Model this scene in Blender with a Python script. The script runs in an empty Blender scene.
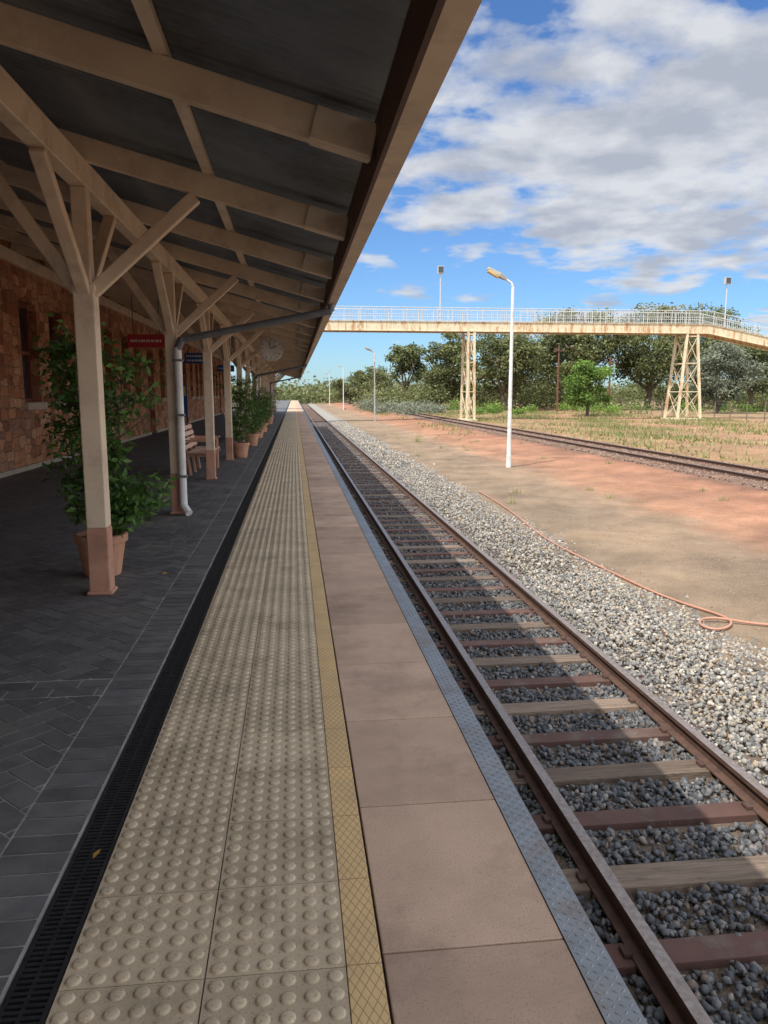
import bpy, math, random
import numpy as np
from mathutils import Vector, Matrix
random.seed(7); RS=np.random.RandomState(7)
C=bpy.context.scene.collection

# ------------------------------------------------------------------ materials
def _new(name):
    m=bpy.data.materials.new(name); m.use_nodes=True
    nt=m.node_tree; nt.nodes.clear()
    out=nt.nodes.new('ShaderNodeOutputMaterial')
    b=nt.nodes.new('ShaderNodeBsdfPrincipled')
    nt.links.new(b.outputs[0],out.inputs[0])
    return m,nt,b,out
def N(nt,t,**k):
    n=nt.nodes.new(t)
    for a,v in k.items(): setattr(n,a,v)
    return n
def noise(nt,vec,scale,detail=5,rough=.6):
    n=N(nt,'ShaderNodeTexNoise'); n.inputs['Scale'].default_value=scale
    n.inputs['Detail'].default_value=detail; n.inputs['Roughness'].default_value=rough
    nt.links.new(vec,n.inputs['Vector']); return n.outputs['Fac']
def ramp(nt,fac,stops,interp='LINEAR'):
    r=N(nt,'ShaderNodeValToRGB'); r.color_ramp.interpolation=interp
    e=r.color_ramp.elements
    while len(e)<len(stops): e.new(.5)
    for i,(p,c) in enumerate(stops):
        e[i].position=p; e[i].color=(*c,1) if len(c)==3 else c
    nt.links.new(fac,r.inputs[0]); return r.outputs[0]
def mix(nt,f,a,b,mode='MIX'):
    m=N(nt,'ShaderNodeMix',data_type='RGBA',blend_type=mode)
    for sock,v in ((m.inputs[0],f),(m.inputs[6],a),(m.inputs[7],b)):
        if hasattr(v,'links'): nt.links.new(v,sock)
        elif isinstance(v,(int,float)): sock.default_value=v
        else: sock.default_value=(*v,1)
    return m.outputs[2]
def M(nt,op,a,b=None,c=None,clamp=False):
    m=N(nt,'ShaderNodeMath',operation=op,use_clamp=clamp)
    for i,v in enumerate((a,b,c)):
        if v is None: continue
        if hasattr(v,'links'): nt.links.new(v,m.inputs[i])
        else: m.inputs[i].default_value=v
    return m.outputs[0]
def MR(nt,v,a,b,c,d):
    n=N(nt,'ShaderNodeMapRange'); nt.links.new(v,n.inputs[0])
    for i,x in enumerate((a,b,c,d)): n.inputs[i+1].default_value=x
    return n.outputs[0]
def obj_vec(nt,scale=(1,1,1)):
    tc=N(nt,'ShaderNodeTexCoord'); mp=N(nt,'ShaderNodeMapping')
    mp.inputs['Scale'].default_value=scale
    nt.links.new(tc.outputs['Object'],mp.inputs[0]); return mp.outputs[0]
def bumpn(nt,b,h,strength,dist=.01):
    n=N(nt,'ShaderNodeBump'); n.inputs['Strength'].default_value=strength; n.inputs['Distance'].default_value=dist
    nt.links.new(h,n.inputs['Height']); nt.links.new(n.outputs[0],b.inputs['Normal'])
def mat(name,c1,c2=None,scale=4,rough=.8,bump=0,bscale=60,tint=False,metal=0,stain=None,sscale=1.2,vs=(1,1,1),lo=.35,hi=.65,bdist=.01,spec=.3,speck=None):
    m,nt,b,out=_new(name)
    v=obj_vec(nt,vs)
    if c2 is None: c2=tuple(x*.8 for x in c1)
    col=ramp(nt,noise(nt,v,scale,8),[(lo,c1),(hi,c2)])
    if stain:
        f=ramp(nt,noise(nt,v,sscale,8,.7),[(.5,(0,0,0)),(.68,(1,1,1))])
        col=mix(nt,f,col,stain)
    if speck:
        f=ramp(nt,noise(nt,v,speck,3,.5),[(.30,(.62,.60,.58)),(.42,(1,1,1)),(.62,(1,1,1)),(.75,(1.22,1.2,1.18))])
        col=mix(nt,1.0,col,f,'MULTIPLY')
    if tint:
        a=N(nt,'ShaderNodeAttribute',attribute_name='tint')
        col=mix(nt,1.0,col,a.outputs['Color'],'MULTIPLY')
    nt.links.new(col,b.inputs['Base Color'])
    b.inputs['Roughness'].default_value=rough; b.inputs['Metallic'].default_value=metal
    b.inputs['Specular IOR Level'].default_value=spec
    if bump: bumpn(nt,b,noise(nt,v,bscale,6),bump,bdist)
    return m

# ------------------------------------------------------------------ mesh builder
class MB:
    def __init__(s): s.v=[];s.f=[];s.m=[];s.t=[]
    def poly(s,pts,mi=0,t=1.0):
        n=len(s.v); s.v+= [tuple(p) for p in pts]; s.f.append(tuple(range(n,n+len(pts)))); s.m.append(mi); s.t.append(t)
    def grid(s,V,F,mi=0,t=1.0):
        n=len(s.v); s.v+=[tuple(p) for p in V]
        for f in F: s.f.append(tuple(n+i for i in f)); s.m.append(mi); s.t.append(t)
    def box(s,x0,x1,y0,y1,z0,z1,mi=0,t=1.0):
        V=[(x0,y0,z0),(x1,y0,z0),(x1,y1,z0),(x0,y1,z0),(x0,y0,z1),(x1,y0,z1),(x1,y1,z1),(x0,y1,z1)]
        s.grid(V,[(0,3,2,1),(4,5,6,7),(0,1,5,4),(1,2,6,5),(2,3,7,6),(3,0,4,7)],mi,t)
    def beam(s,p0,p1,w,h,mi=0,t=1.0,up=(0,0,1),w1=None,h1=None):
        p0=Vector(p0);p1=Vector(p1); d=(p1-p0).normalized(); u=Vector(up)
        if abs(d.dot(u))>.98: u=Vector((0,1,0))
        r=d.cross(u).normalized(); u=r.cross(d).normalized(); V=[]
        for p,ww,hh in((p0,w,h),(p1,w1 or w,h1 or h)):
            for a,b in((-1,-1),(1,-1),(1,1),(-1,1)): V.append(p+r*a*ww/2+u*b*hh/2)
        s.grid(V,[(0,3,2,1),(4,5,6,7),(0,1,5,4),(1,2,6,5),(2,3,7,6),(3,0,4,7)],mi,t)
    def cyl(s,p0,p1,r0,r1=None,n=10,mi=0,t=1.0,caps=True):
        if r1 is None:r1=r0
        p0=Vector(p0);p1=Vector(p1); d=(p1-p0).normalized(); u=Vector((0,0,1))
        if abs(d.dot(u))>.95: u=Vector((0,1,0))
        r=d.cross(u).normalized(); u=r.cross(d); V=[]
        for p,rr in((p0,r0),(p1,r1)):
            for i in range(n):
                a=2*math.pi*i/n; V.append(p+(r*math.cos(a)+u*math.sin(a))*rr)
        F=[(i,(i+1)%n,n+(i+1)%n,n+i) for i in range(n)]
        if caps: F+=[tuple(range(n))[::-1],tuple(range(n,2*n))]
        s.grid(V,F,mi,t)
    def lathe(s,c,prof,n=20,mi=0,t=1.0):
        V=[];F=[]
        for r,z in prof:
            for i in range(n):
                a=2*math.pi*i/n; V.append((c[0]+r*math.cos(a),c[1]+r*math.sin(a),c[2]+z))
        for k in range(len(prof)-1):
            for i in range(n): F.append((k*n+i,k*n+(i+1)%n,(k+1)*n+(i+1)%n,(k+1)*n+i))
        F.append(tuple(range((len(prof)-1)*n,len(prof)*n)))
        s.grid(V,F,mi,t)
    def prism(s,prof,y0,y1,mi=0,t=1.0,mats=None):
        n=len(prof); V=[(x,y0,z) for x,z in prof]+[(x,y1,z) for x,z in prof]
        b=len(s.v); s.v+=V
        for i in range(n):
            s.f.append((b+i,b+(i+1)%n,b+n+(i+1)%n,b+n+i)); s.m.append(mats[i] if mats else mi); s.t.append(t)
        s.f.append(tuple(b+i for i in range(n))[::-1]); s.m.append(mi); s.t.append(t)
        s.f.append(tuple(b+n+i for i in range(n))); s.m.append(mi); s.t.append(t)
    def obj(s,name,mats,parent=None,bevel=0,smooth=False):
        me=bpy.data.meshes.new(name); me.from_pydata(s.v,[],s.f)
        for m in mats: me.materials.append(m)
        me.polygons.foreach_set('material_index',s.m)
        a=me.attributes.new('tint','FLOAT','FACE'); a.data.foreach_set('value',s.t)
        if smooth: me.polygons.foreach_set('use_smooth',[True]*len(s.f))
        me.update()
        o=bpy.data.objects.new(name,me); C.objects.link(o)
        if parent: o.parent=parent
        if bevel:
            bv=o.modifiers.new('b','BEVEL'); bv.width=bevel; bv.segments=2; bv.limit_method='ANGLE'
        return o
def E(name,loc=(0,0,0)):
    o=bpy.data.objects.new(name,None); C.objects.link(o); o.empty_display_size=.1; o.location=loc; return o
def np_mesh(name,V,nper,tint,mats,parent=None,faces=None):
    K,nv,_=V.shape; F=np.array(faces); nf,fl=F.shape
    idx=(F[None]+ (np.arange(K)*nv)[:,None,None]).reshape(-1)
    me=bpy.data.meshes.new(name)
    me.vertices.add(K*nv); me.vertices.foreach_set('co',V.reshape(-1).astype(np.float32))
    me.loops.add(len(idx)); me.loops.foreach_set('vertex_index',idx.astype(np.int32))
    me.polygons.add(K*nf); me.polygons.foreach_set('loop_start',(np.arange(K*nf)*fl).astype(np.int32))
    for m in mats: me.materials.append(m)
    a=me.attributes.new('tint','FLOAT','FACE'); a.data.foreach_set('value',np.repeat(tint,nf).astype(np.float32))
    me.update(calc_edges=True); me.validate()
    o=bpy.data.objects.new(name,me); C.objects.link(o)
    if parent:o.parent=parent
    return o

# ------------------------------------------------------------------ base mats
cream=mat('cream_paint',(.76,.62,.46),(.66,.53,.39),3,.55,.12,30,stain=(.52,.41,.30),sscale=2.5)
terra=mat('terracotta_paint',(.54,.29,.20),(.46,.24,.16),6,.6,.08,40,stain=(.36,.2,.14),sscale=3)
brownp=mat('brown_paint',(.13,.075,.055),(.09,.055,.04),5,.6)
sheetm=mat('corrugated_steel',(.27,.30,.33),(.18,.205,.23),1.5,.38,.0,metal=.3,stain=(.12,.115,.11),sscale=.8,spec=.5)
white=mat('white_paint',(.78,.78,.75),(.66,.66,.64),6,.45,stain=(.55,.52,.47),sscale=4)
pipeg=mat('grey_pipe',(.16,.17,.18),(.11,.12,.13),6,.4)
dark=mat('dark_iron',(.018,.019,.021),(.03,.031,.033),20,.5)
joint=mat('paver_joint',(.55,.52,.48),(.30,.29,.28),6,.95)
paver=mat('brick_paver',(.11,.108,.113),(.155,.150,.152),9,.7,.35,150,tint=True,stain=(.20,.188,.175),sscale=1.0,bdist=.004,speck=220)
tact=mat('tactile_tile',(.56,.455,.32),(.48,.39,.27),2.5,.72,.15,180,tint=True,stain=(.37,.295,.205),sscale=3,bdist=.003,speck=120)
conc=mat('edge_concrete',(.55,.385,.285),(.45,.315,.23),3,.85,.3,120,tint=True,stain=(.33,.23,.17),sscale=1.4,bdist=.003,speck=160)
wallc=mat('platform_wall_concrete',(.25,.2,.16),(.15,.12,.1),3,.9,.3,40)
steelp=mat('checker_steel',(.30,.32,.34),(.22,.24,.255),8,.42,.05,100,metal=.3,stain=(.24,.20,.17),sscale=3)
timber=mat('sleeper_timber',(.25,.185,.14),(.14,.108,.085),5,.9,.8,25,tint=True,vs=(.6,9,3),speck=18)
ststeel=mat('sleeper_steel',(.125,.068,.056),(.095,.055,.047),6,.85,.2,40,tint=True,stain=(.17,.13,.105),sscale=3)
railside=mat('rail_rust',(.13,.075,.055),(.08,.05,.04),12,.8,.3,60)
railtop=mat('rail_head',(.36,.31,.28),(.24,.19,.165),30,.38,metal=.5)
woodm=mat('bench_timber',(.66,.46,.34),(.56,.38,.28),6,.6,tint=True)
bark=mat('bark',(.15,.12,.09),(.08,.065,.05),8,.95,.5,20,vs=(1,1,.3))
galv=mat('galvanised',(.60,.61,.61),(.50,.51,.52),8,.4,metal=.2)

def yellow_mat():
    m,nt,b,out=_new('yellow_warning_tile'); v=obj_vec(nt)
    sp=N(nt,'ShaderNodeSeparateXYZ'); nt.links.new(v,sp.inputs[0])
    ls=[]
    for sg in (1,-1):
        a=M(nt,'ADD',M(nt,'MULTIPLY',sp.outputs[0],2.0*sg),sp.outputs[1])
        a=M(nt,'FRACT',M(nt,'DIVIDE',a,.055)); a=M(nt,'ABSOLUTE',M(nt,'SUBTRACT',a,.5))
        ls.append(M(nt,'GREATER_THAN',a,.45))
    j=M(nt,'FRACT',M(nt,'DIVIDE',sp.outputs[1],.39)); ls.append(M(nt,'LESS_THAN',j,.012))
    g=M(nt,'MAXIMUM',M(nt,'MAXIMUM',ls[0],ls[1]),ls[2])
    base=ramp(nt,noise(nt,v,4,8),[(.35,(.74,.51,.24)),(.65,(.58,.41,.21))])
    nt.links.new(mix(nt,g,base,(.36,.22,.10)),b.inputs['Base Color']); b.inputs['Roughness'].default_value=.7
    bumpn(nt,b,M(nt,'SUBTRACT',1.0,g),.6,.003); return m
yell=yellow_mat()

def stonewall_mat():
    m,nt,b,out=_new('rubble_stone'); tc=N(nt,'ShaderNodeTexCoord')
    sp=N(nt,'ShaderNodeSeparateXYZ'); nt.links.new(tc.outputs['Object'],sp.inputs[0])
    cb=N(nt,'ShaderNodeCombineXYZ')
    nx=noise(nt,tc.outputs['Object'],1.7,3); nz=noise(nt,tc.outputs['Object'],1.3,3)
    yy=M(nt,'ADD',M(nt,'ADD',sp.outputs[1],sp.outputs[0]),M(nt,'MULTIPLY',nx,.3))
    z2=M(nt,'ADD',sp.outputs[2],M(nt,'MULTIPLY',nz,.22))
    nt.links.new(M(nt,'MULTIPLY',yy,2.7),cb.inputs[0]); nt.links.new(M(nt,'MULTIPLY',z2,4.8),cb.inputs[1])
    v1=N(nt,'ShaderNodeTexVoronoi',voronoi_dimensions='2D',feature='F1',distance='CHEBYCHEV'); v1.inputs['Scale'].default_value=1; v1.inputs['Randomness'].default_value=.6
    nt.links.new(cb.outputs[0],v1.inputs['Vector'])
    v2=N(nt,'ShaderNodeTexVoronoi',voronoi_dimensions='2D',feature='F2',distance='CHEBYCHEV'); v2.inputs['Scale'].default_value=1; v2.inputs['Randomness'].default_value=.6
    nt.links.new(cb.outputs[0],v2.inputs['Vector'])
    edge=M(nt,'SUBTRACT',v2.outputs['Distance'],v1.outputs['Distance'])
    mort=ramp(nt,edge,[(.02,(0,0,0)),(.09,(1,1,1))])
    sc=N(nt,'ShaderNodeSeparateColor'); nt.links.new(v1.outputs['Color'],sc.inputs[0])
    col=ramp(nt,sc.outputs[0],[(0,(.22,.085,.045)),(.25,(.40,.165,.08)),(.5,(.50,.235,.12)),(.75,(.58,.33,.19)),(1,(.30,.15,.095))])
    n2=ramp(nt,noise(nt,tc.outputs['Object'],6,8,.7),[(.3,(.62,.58,.55)),(.7,(1.25,1.2,1.15))])
    col=mix(nt,1.0,mix(nt,mort,(.34,.22,.15),col),n2,'MULTIPLY')
    nt.links.new(col,b.inputs['Base Color'])
    b.inputs['Roughness'].default_value=.9
    h=M(nt,'ADD',mort,M(nt,'MULTIPLY',noise(nt,tc.outputs['Object'],12,8),1.2))
    bumpn(nt,b,h,.9,.04); return m
stone=stonewall_mat()
sillm=mat('dressed_stone',(.46,.38,.30),(.37,.30,.23),5,.85,.3,30)
glass=mat('window_glass',(.03,.035,.04),(.045,.05,.05),2,.08,spec=.8)
framem=mat('window_frame_paint',(.20,.06,.045),(.16,.05,.04),5,.5)

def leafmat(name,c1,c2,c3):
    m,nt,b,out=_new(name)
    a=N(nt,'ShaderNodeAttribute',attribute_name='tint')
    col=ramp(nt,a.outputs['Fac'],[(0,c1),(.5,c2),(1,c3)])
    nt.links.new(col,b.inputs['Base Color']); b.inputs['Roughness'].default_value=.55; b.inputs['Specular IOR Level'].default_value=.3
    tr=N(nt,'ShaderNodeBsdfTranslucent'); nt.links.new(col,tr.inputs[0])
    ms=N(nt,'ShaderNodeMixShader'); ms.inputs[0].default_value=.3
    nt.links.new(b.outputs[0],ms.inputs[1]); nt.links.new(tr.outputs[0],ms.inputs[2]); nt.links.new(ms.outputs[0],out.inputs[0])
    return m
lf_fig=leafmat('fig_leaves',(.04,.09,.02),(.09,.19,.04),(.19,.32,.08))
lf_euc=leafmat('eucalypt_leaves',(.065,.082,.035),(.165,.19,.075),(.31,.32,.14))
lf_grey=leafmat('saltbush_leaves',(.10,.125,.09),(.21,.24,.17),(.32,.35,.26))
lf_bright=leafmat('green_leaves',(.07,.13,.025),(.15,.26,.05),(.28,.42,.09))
lf_grass=leafmat('grass_blades',(.15,.19,.06),(.29,.31,.12),(.50,.42,.25))

# ------------------------------------------------------------------ ground
def ground_mat():
    m,nt,b,out=_new('ground_dirt'); v=obj_vec(nt)
    sp=N(nt,'ShaderNodeSeparateXYZ'); nt.links.new(v,sp.inputs[0])
    w=M(nt,'MULTIPLY',M(nt,'SUBTRACT',noise(nt,v,.35,8,.65),.5),3.4)
    w=M(nt,'ADD',w,M(nt,'MULTIPLY',M(nt,'SUBTRACT',noise(nt,v,2.5,6),.5),.9))
    damp=MR(nt,sp.outputs[0],5,9,.12,1)
    x=M(nt,'DIVIDE',M(nt,'ADD',sp.outputs[0],M(nt,'MULTIPLY',w,damp)),60.0,clamp=True)
    zone=ramp(nt,x,[(0,(.13,.105,.09)),(5.0/60,(.26,.20,.15)),(5.4/60,(.30,.23,.165)),(8.1/60,(.325,.24,.17)),
        (9.3/60,(.41,.235,.155)),(12.6/60,(.39,.205,.135)),(13.4/60,(.25,.15,.11)),(16.4/60,(.31,.18,.12)),
        (17.2/60,(.36,.24,.14)),(25/60,(.38,.24,.15)),(34/60,(.43,.25,.165)),(1,(.32,.25,.15))])
    n1=ramp(nt,noise(nt,v,1.1,10,.7),[(.3,(.68,.66,.64)),(.7,(1.22,1.2,1.17))])
    n3=ramp(nt,noise(nt,v,.28,6,.6),[(.38,(.80,.82,.84)),(.62,(1.1,1.08,1.05))])
    n2=ramp(nt,noise(nt,v,60,4,.7),[(.3,(.55,.55,.55)),(.7,(1.4,1.4,1.4))])
    col=mix(nt,1.0,mix(nt,1.0,mix(nt,1.0,zone,n1,'MULTIPLY'),n2,'MULTIPLY'),n3,'MULTIPLY')
    nt.links.new(col,b.inputs['Base Color']); b.inputs['Roughness'].default_value=.95; b.inputs['Specular IOR Level'].default_value=.1
    bumpn(nt,b,noise(nt,v,45,8,.7),.8,.03); return m
def gz(x): return float(np.interp(x,[-3000,3.9,4.9,9,13,3000],[-1.43,-1.43,-1.29,-1.26,-1.15,-1.15]))
g=MB()
xs=[-3000,-200,-60,-8,0,2,3.9,4.4,4.9,6,7.5,9,11,13,16,20,30,45,80,200,3000]; ys=[-300,-50,-5,0,5,10,15,20,30,45,70,110,200,500,4000]
V=[(x,y,gz(x)) for y in ys for x in xs]; n=len(xs)
F=[(j*n+i,j*n+i+1,(j+1)*n+i+1,(j+1)*n+i) for j in range(len(ys)-1) for i in range(n-1)]
g.grid(V,F); g.obj('ground',[ground_mat()],smooth=True)

# ------------------------------------------------------------------ platform
PF=E('railway_platform')
YE=170
p=MB(); p.box(-5.9,.80,-12,YE,-1.42,-.03); p.obj('platform_body',[wallc],PF)
p=MB(); p.box(-5.6,-.80,-12,YE,-.028,-.003); p.obj('paving_joint_bed',[joint],PF)
def clip(poly,x0,x1,y0,y1):
    def cl(P,ins,inter):
        o=[]
        for i in range(len(P)):
            a,b=P[i-1],P[i]; ia,ib=ins(a),ins(b)
            if ib:
                if not ia:o.append(inter(a,b))
                o.append(b)
            elif ia:o.append(inter(a,b))
        return o
    def ix(c): return lambda a,b:(c,a[1]+(b[1]-a[1])*(c-a[0])/(b[0]-a[0]))
    def iy(c): return lambda a,b:(a[0]+(b[0]-a[0])*(c-a[1])/(b[1]-a[1]),c)
    for ins,inter in((lambda q:q[0]>=x0,ix(x0)),(lambda q:q[0]<=x1,ix(x1)),(lambda q:q[1]>=y0,iy(y0)),(lambda q:q[1]<=y1,iy(y1))):
        poly=cl(poly,ins,inter)
        if len(poly)<3:return []
    return poly
p=MB(); w=.118; gap=.0042; XB=-1.048
def tn(): return random.uniform(.78,1.18)
ct,st=math.cos(math.pi/4),math.sin(math.pi/4)
YB=62
bays=[]; yb=-4.2*2
while yb<YB: bays.append((yb+.13,yb+4.2-.13)); yb+=4.2
R=[-5.58,XB-.004]
for i in range(-60,620):
    for j in range(-480,60+560):
        c=(i-j)%4
        if c==0: q=(i*w+gap,j*w+gap,(i+2)*w-gap,(j+1)*w-gap)
        elif c==3: q=(i*w+gap,j*w+gap,(i+1)*w-gap,(j+2)*w-gap)
        else: continue
        cx,cy=(q[0]+q[2])/2,(q[1]+q[3])/2
        X=cx*ct-cy*st; Y=cx*st+cy*ct
        if X<-5.8 or X>-.85 or Y<-8.6 or Y>YB: continue
        P=[(a*ct-b*st,a*st+b*ct) for a,b in((q[0],q[1]),(q[2],q[1]),(q[2],q[3]),(q[0],q[3]))]
        t=tn()
        k=int(math.floor((Y+8.4)/4.2))
        for kk in(k-1,k,k+1):
            if 0<=kk<len(bays):
                y0,y1=bays[kk]
                if Y<y0-.2 or Y>y1+.2: continue
                PP=clip(P,R[0],R[1],y0,y1)
                if PP: p.poly([(a,b,0) for a,b in PP],0,t)
yb=-8.4
while yb<YB:
    for r in(0,1):
        x=-5.58+(.12 if r else 0)
        while x<XB-.03:
            xe=min(x+.236,XB-.002)
            p.poly([(x+gap,yb-.12+r*w+gap,0),(xe-gap,yb-.12+r*w+gap,0),(xe-gap,yb-.12+(r+1)*w-gap,0),(x+gap,yb-.12+(r+1)*w-gap,0)],0,tn()*.9)
            x+=.236
    yb+=4.2
y=-6
while y<YB:
    p.poly([(XB+gap,y+gap,0),(-.808-gap,y+gap,0),(-.808-gap,y+w-gap,0),(XB+gap,y+w-gap,0)],0,tn())
    y+=w
p.poly([(-5.58,YB,0),(-.81,YB,0),(-.81,YE,0),(-5.58,YE,0)],0,1.0)
p.obj('brick_paving',[paver],PF)
p=MB(); p.box(-.797,-.668,-6,YE,-.028,-.022)
p.box(-.797,-.785,-6,YE,-.02,.002); p.box(-.680,-.668,-6,YE,-.02,.002); p.box(-.742,-.732,-6,60,-.018,-.001)
y=-1
while y<60:
    pit=.022 if y<14 else .05
    p.box(-.7845,-.6805,y,y+pit*.5,-.016,.0); y+=pit
p.obj('drain_grate',[dark],PF)
p=MB(); y=-1.95
while y<YE:
    for a in(-.664,-.272):
        p.box(a+.001,a+.389,y+.0015,y+.3885,-.028,0,0,random.uniform(.86,1.08))
    y+=.39
p.obj('tactile_tiles',[tact],PF)
def bumps(y0,y1,n,name):
    xs=np.array([-.664+.39*t*1.005+ (k+.5)*.065 for t in(0,1) for k in range(6)]); ysb=np.arange(-1.95+.0325,300,.065)
    ysb=ysb[(ysb>=y0)&(ysb<y1)]
    XX,YY=np.meshgrid(xs,ysb); XX=XX.ravel();YY=YY.ravel();K=len(XX)
    prof=[(.0225,0),(.0195,.0045),(.014,.0060)]
    a=np.arange(n)*2*np.pi/n
    base=np.concatenate([np.stack([r*np.cos(a),r*np.sin(a),np.full(n,z)],1) for r,z in prof])
    base=np.concatenate([base,[[0,0,.0064]]])
    V=base[None]+np.stack([XX,YY,np.full(K,.0002)],1)[:,None]
    F=[]
    for k in range(2):
        for i in range(n):
            A,B,Cc,D=k*n+i,k*n+(i+1)%n,(k+1)*n+(i+1)%n,(k+1)*n+i
            F+= [(A,B,Cc),(A,Cc,D)]
    for i in range(n): F.append((2*n+i,2*n+(i+1)%n,3*n))
    o=np_mesh(name,V,0,RS.uniform(.96,1.1,K),[tact],PF,F)
    o.data.polygons.foreach_set('use_smooth',[True]*len(o.data.polygons))
bumps(-1,7,14,'tactile_bumps'); bumps(7,45,7,'tactile_bumps_distant')
p=MB(); p.box(.119,.219,-6,YE,-.028,.002); p.obj('yellow_warning_strip',[yell],PF,bevel=.002)
p=MB(); y=-2.81
while y<YE:
    p.box(.227,.766,y+.003,y+.797,-.028,0,0,random.uniform(.85,1.12)); y+=.8
p.obj('edge_slabs',[conc],PF,bevel=.004)
p=MB(); p.box(.219,.766,-6,YE,-.029,-.014); p.obj('slab_joint_bed',[dark],PF)
p=MB(); p.box(.768,.872,-6,YE,-.03,.003); p.box(.862,.872,-6,YE,-.14,-.03)
p.box(.768,.85,-6,YE,-.13,-.031)
y=.4; r=0
while y<16:
    for k in range(4):
        s=1 if (k+r)%2 else -1; cx=.783+k*.0245; L=.0115;ww=.0032
        dx,dy=L*.707*s,L*.707; nx,ny=-.707*ww,.707*s*ww
        p.grid([(cx-dx,y-dy,.0031),(cx+nx,y+ny,.0031),(cx+dx,y+dy,.0031),(cx-nx,y-ny,.0031),(cx,y,.0055)],[(0,1,4),(1,2,4),(2,3,4),(3,0,4)])
    y+=.0245; r+=1
p.obj('checker_plate_edge',[steelp],PF)

# ------------------------------------------------------------------ tracks
def track(xc,ztop,y0,y1,gauge=1.5):
    T=E('railway_track')
    for s,nm in((-1,'rail'),(1,'rail')):
        x=xc+s*gauge/2; z=ztop
        half=[(.036,0),(.036,-.035),(.010,-.05),(.009,-.125),(.068,-.14),(.068,-.152)]
        prof=[(x-a,z+b) for a,b in half]+[(x+a,z+b) for a,b in half[::-1]]
        mt=[0]*len(prof); mt[len(prof)-1]=1
        q=MB(); q.prism(prof,y0,y1,0,1.0,mt); q.obj(nm,[railside,railtop],T)
    q=MB(); y=.29-(.65*20); k=0
    while y<y0: y+=.65;k+=1
    while y<min(y1,150):
        zt=ztop-.153+random.uniform(-.004,.0)
        jy=random.uniform(-.02,.02); sk=random.uniform(-.02,.02)
        if k%2==0:
            q.beam((xc-1.28,y+jy-sk,zt-.06),(xc+1.28,y+jy+sk,zt-.06),random.uniform(.21,.24),.12,0,random.uniform(.65,1.35))
        else:
            q.prism([(xc-1.25,zt-.1),(xc-1.2,zt),(xc+1.2,zt),(xc+1.25,zt-.1)],y+jy-.09,y+jy+.09,1,random.uniform(.8,1.25))
        for s in(-1,1):
            x=xc+s*gauge/2
            for t in(-1,1):
                q.box(x+t*.085-.025,x+t*.085+.025,y+jy-.04,y+jy+.04,zt,zt+.03,1,.8)
        y+=.65;k+=1
    q.obj('sleepers',[timber,ststeel],T,bevel=.006)
    return T
track(2.55,-1.22,-8,400)
track(15.1,-.96,-8,400)
q=MB(); q.prism([(13.1,-1.2),(13.6,-1.10),(16.6,-1.10),(17.1,-1.2)],-8,400)
q.obj('track_bed',[mat('old_ballast',(.27,.16,.11),(.16,.12,.095),6,.95,.9,30,stain=(.34,.19,.12),sscale=1,bdist=.05)])

ico=[]
ph=(1+5**.5)/2
for a,b in((-1,ph),(1,ph),(-1,-ph),(1,-ph)): ico.append((a,b,0))
for a,b in((-1,ph),(1,ph),(-1,-ph),(1,-ph)): ico.append((0,a,b))
for a,b in((ph,-1),(ph,1),(-ph,-1),(-ph,1)): ico.append((a,0,b))
ico=np.array(ico)/1.9
icf=[(0,11,5),(0,5,1),(0,1,7),(0,7,10),(0,10,11),(1,5,9),(5,11,4),(11,10,2),(10,7,6),(7,1,8),(3,9,4),(3,4,2),(3,2,6),(3,6,8),(3,8,9),(4,9,5),(2,4,11),(6,2,10),(8,6,7),(9,8,1)]
octv=np.array([(1,0,0),(-1,0,0),(0,1,0),(0,-1,0),(0,0,1),(0,0,-1)],float)
octf=[(0,2,4),(2,1,4),(1,3,4),(3,0,4),(2,0,5),(1,2,5),(3,1,5),(0,3,5)]
def stones(name,X,Y,Z,size,tint,m,far=False,parent=None):
    K=len(X); base,F=(octv,octf) if far else (ico,icf)
    V=base[None]*RS.uniform(.55,1.3,(K,len(base),1))
    V=V*RS.uniform(.45,1.2,(K,1,3))
    q=RS.normal(size=(K,4)); q/=np.linalg.norm(q,axis=1)[:,None]; w_,x_,y_,z_=q.T
    Rm=np.stack([1-2*(y_*y_+z_*z_),2*(x_*y_-z_*w_),2*(x_*z_+y_*w_),2*(x_*y_+z_*w_),1-2*(x_*x_+z_*z_),2*(y_*z_-x_*w_),2*(x_*z_-y_*w_),2*(y_*z_+x_*w_),1-2*(x_*x_+y_*y_)],1).reshape(K,3,3)
    V=np.einsum('kij,knj->kni',Rm,V)*size[:,None,None]
    V+=np.stack([X,Y,Z],1)[:,None]
    return np_mesh(name,V,0,tint,[m],parent,F)
def stonemat(name,stops):
    m,nt,b,out=_new(name)
    a=N(nt,'ShaderNodeAttribute',attribute_name='tint'); v=obj_vec(nt)
    c=ramp(nt,a.outputs['Fac'],stops,'LINEAR')
    n1=ramp(nt,noise(nt,v,40,5),[(.3,(.75,.75,.75)),(.7,(1.2,1.2,1.2))])
    nt.links.new(mix(nt,1.0,c,n1,'MULTIPLY'),b.inputs['Base Color']); b.inputs['Roughness'].default_value=.85; b.inputs['Specular IOR Level'].default_value=.25
    return m
sdark=stonemat('dark_ballast',[(0,(.06,.064,.07)),(.5,(.115,.12,.128)),(.85,(.19,.188,.186)),(.95,(.17,.12,.09)),(1,(.31,.29,.27))])
slight=stonemat('pale_ballast',[(0,(.12,.12,.12)),(.3,(.24,.235,.22)),(.6,(.34,.32,.285)),(.8,(.38,.31,.22)),(1,(.54,.52,.47))])
BL=E('ballast')
def field(x0,x1,y0,y1,dens):
    K=int((x1-x0)*(y1-y0)*dens); return RS.uniform(x0,x1,K),RS.uniform(y0,y1,K)
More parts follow.
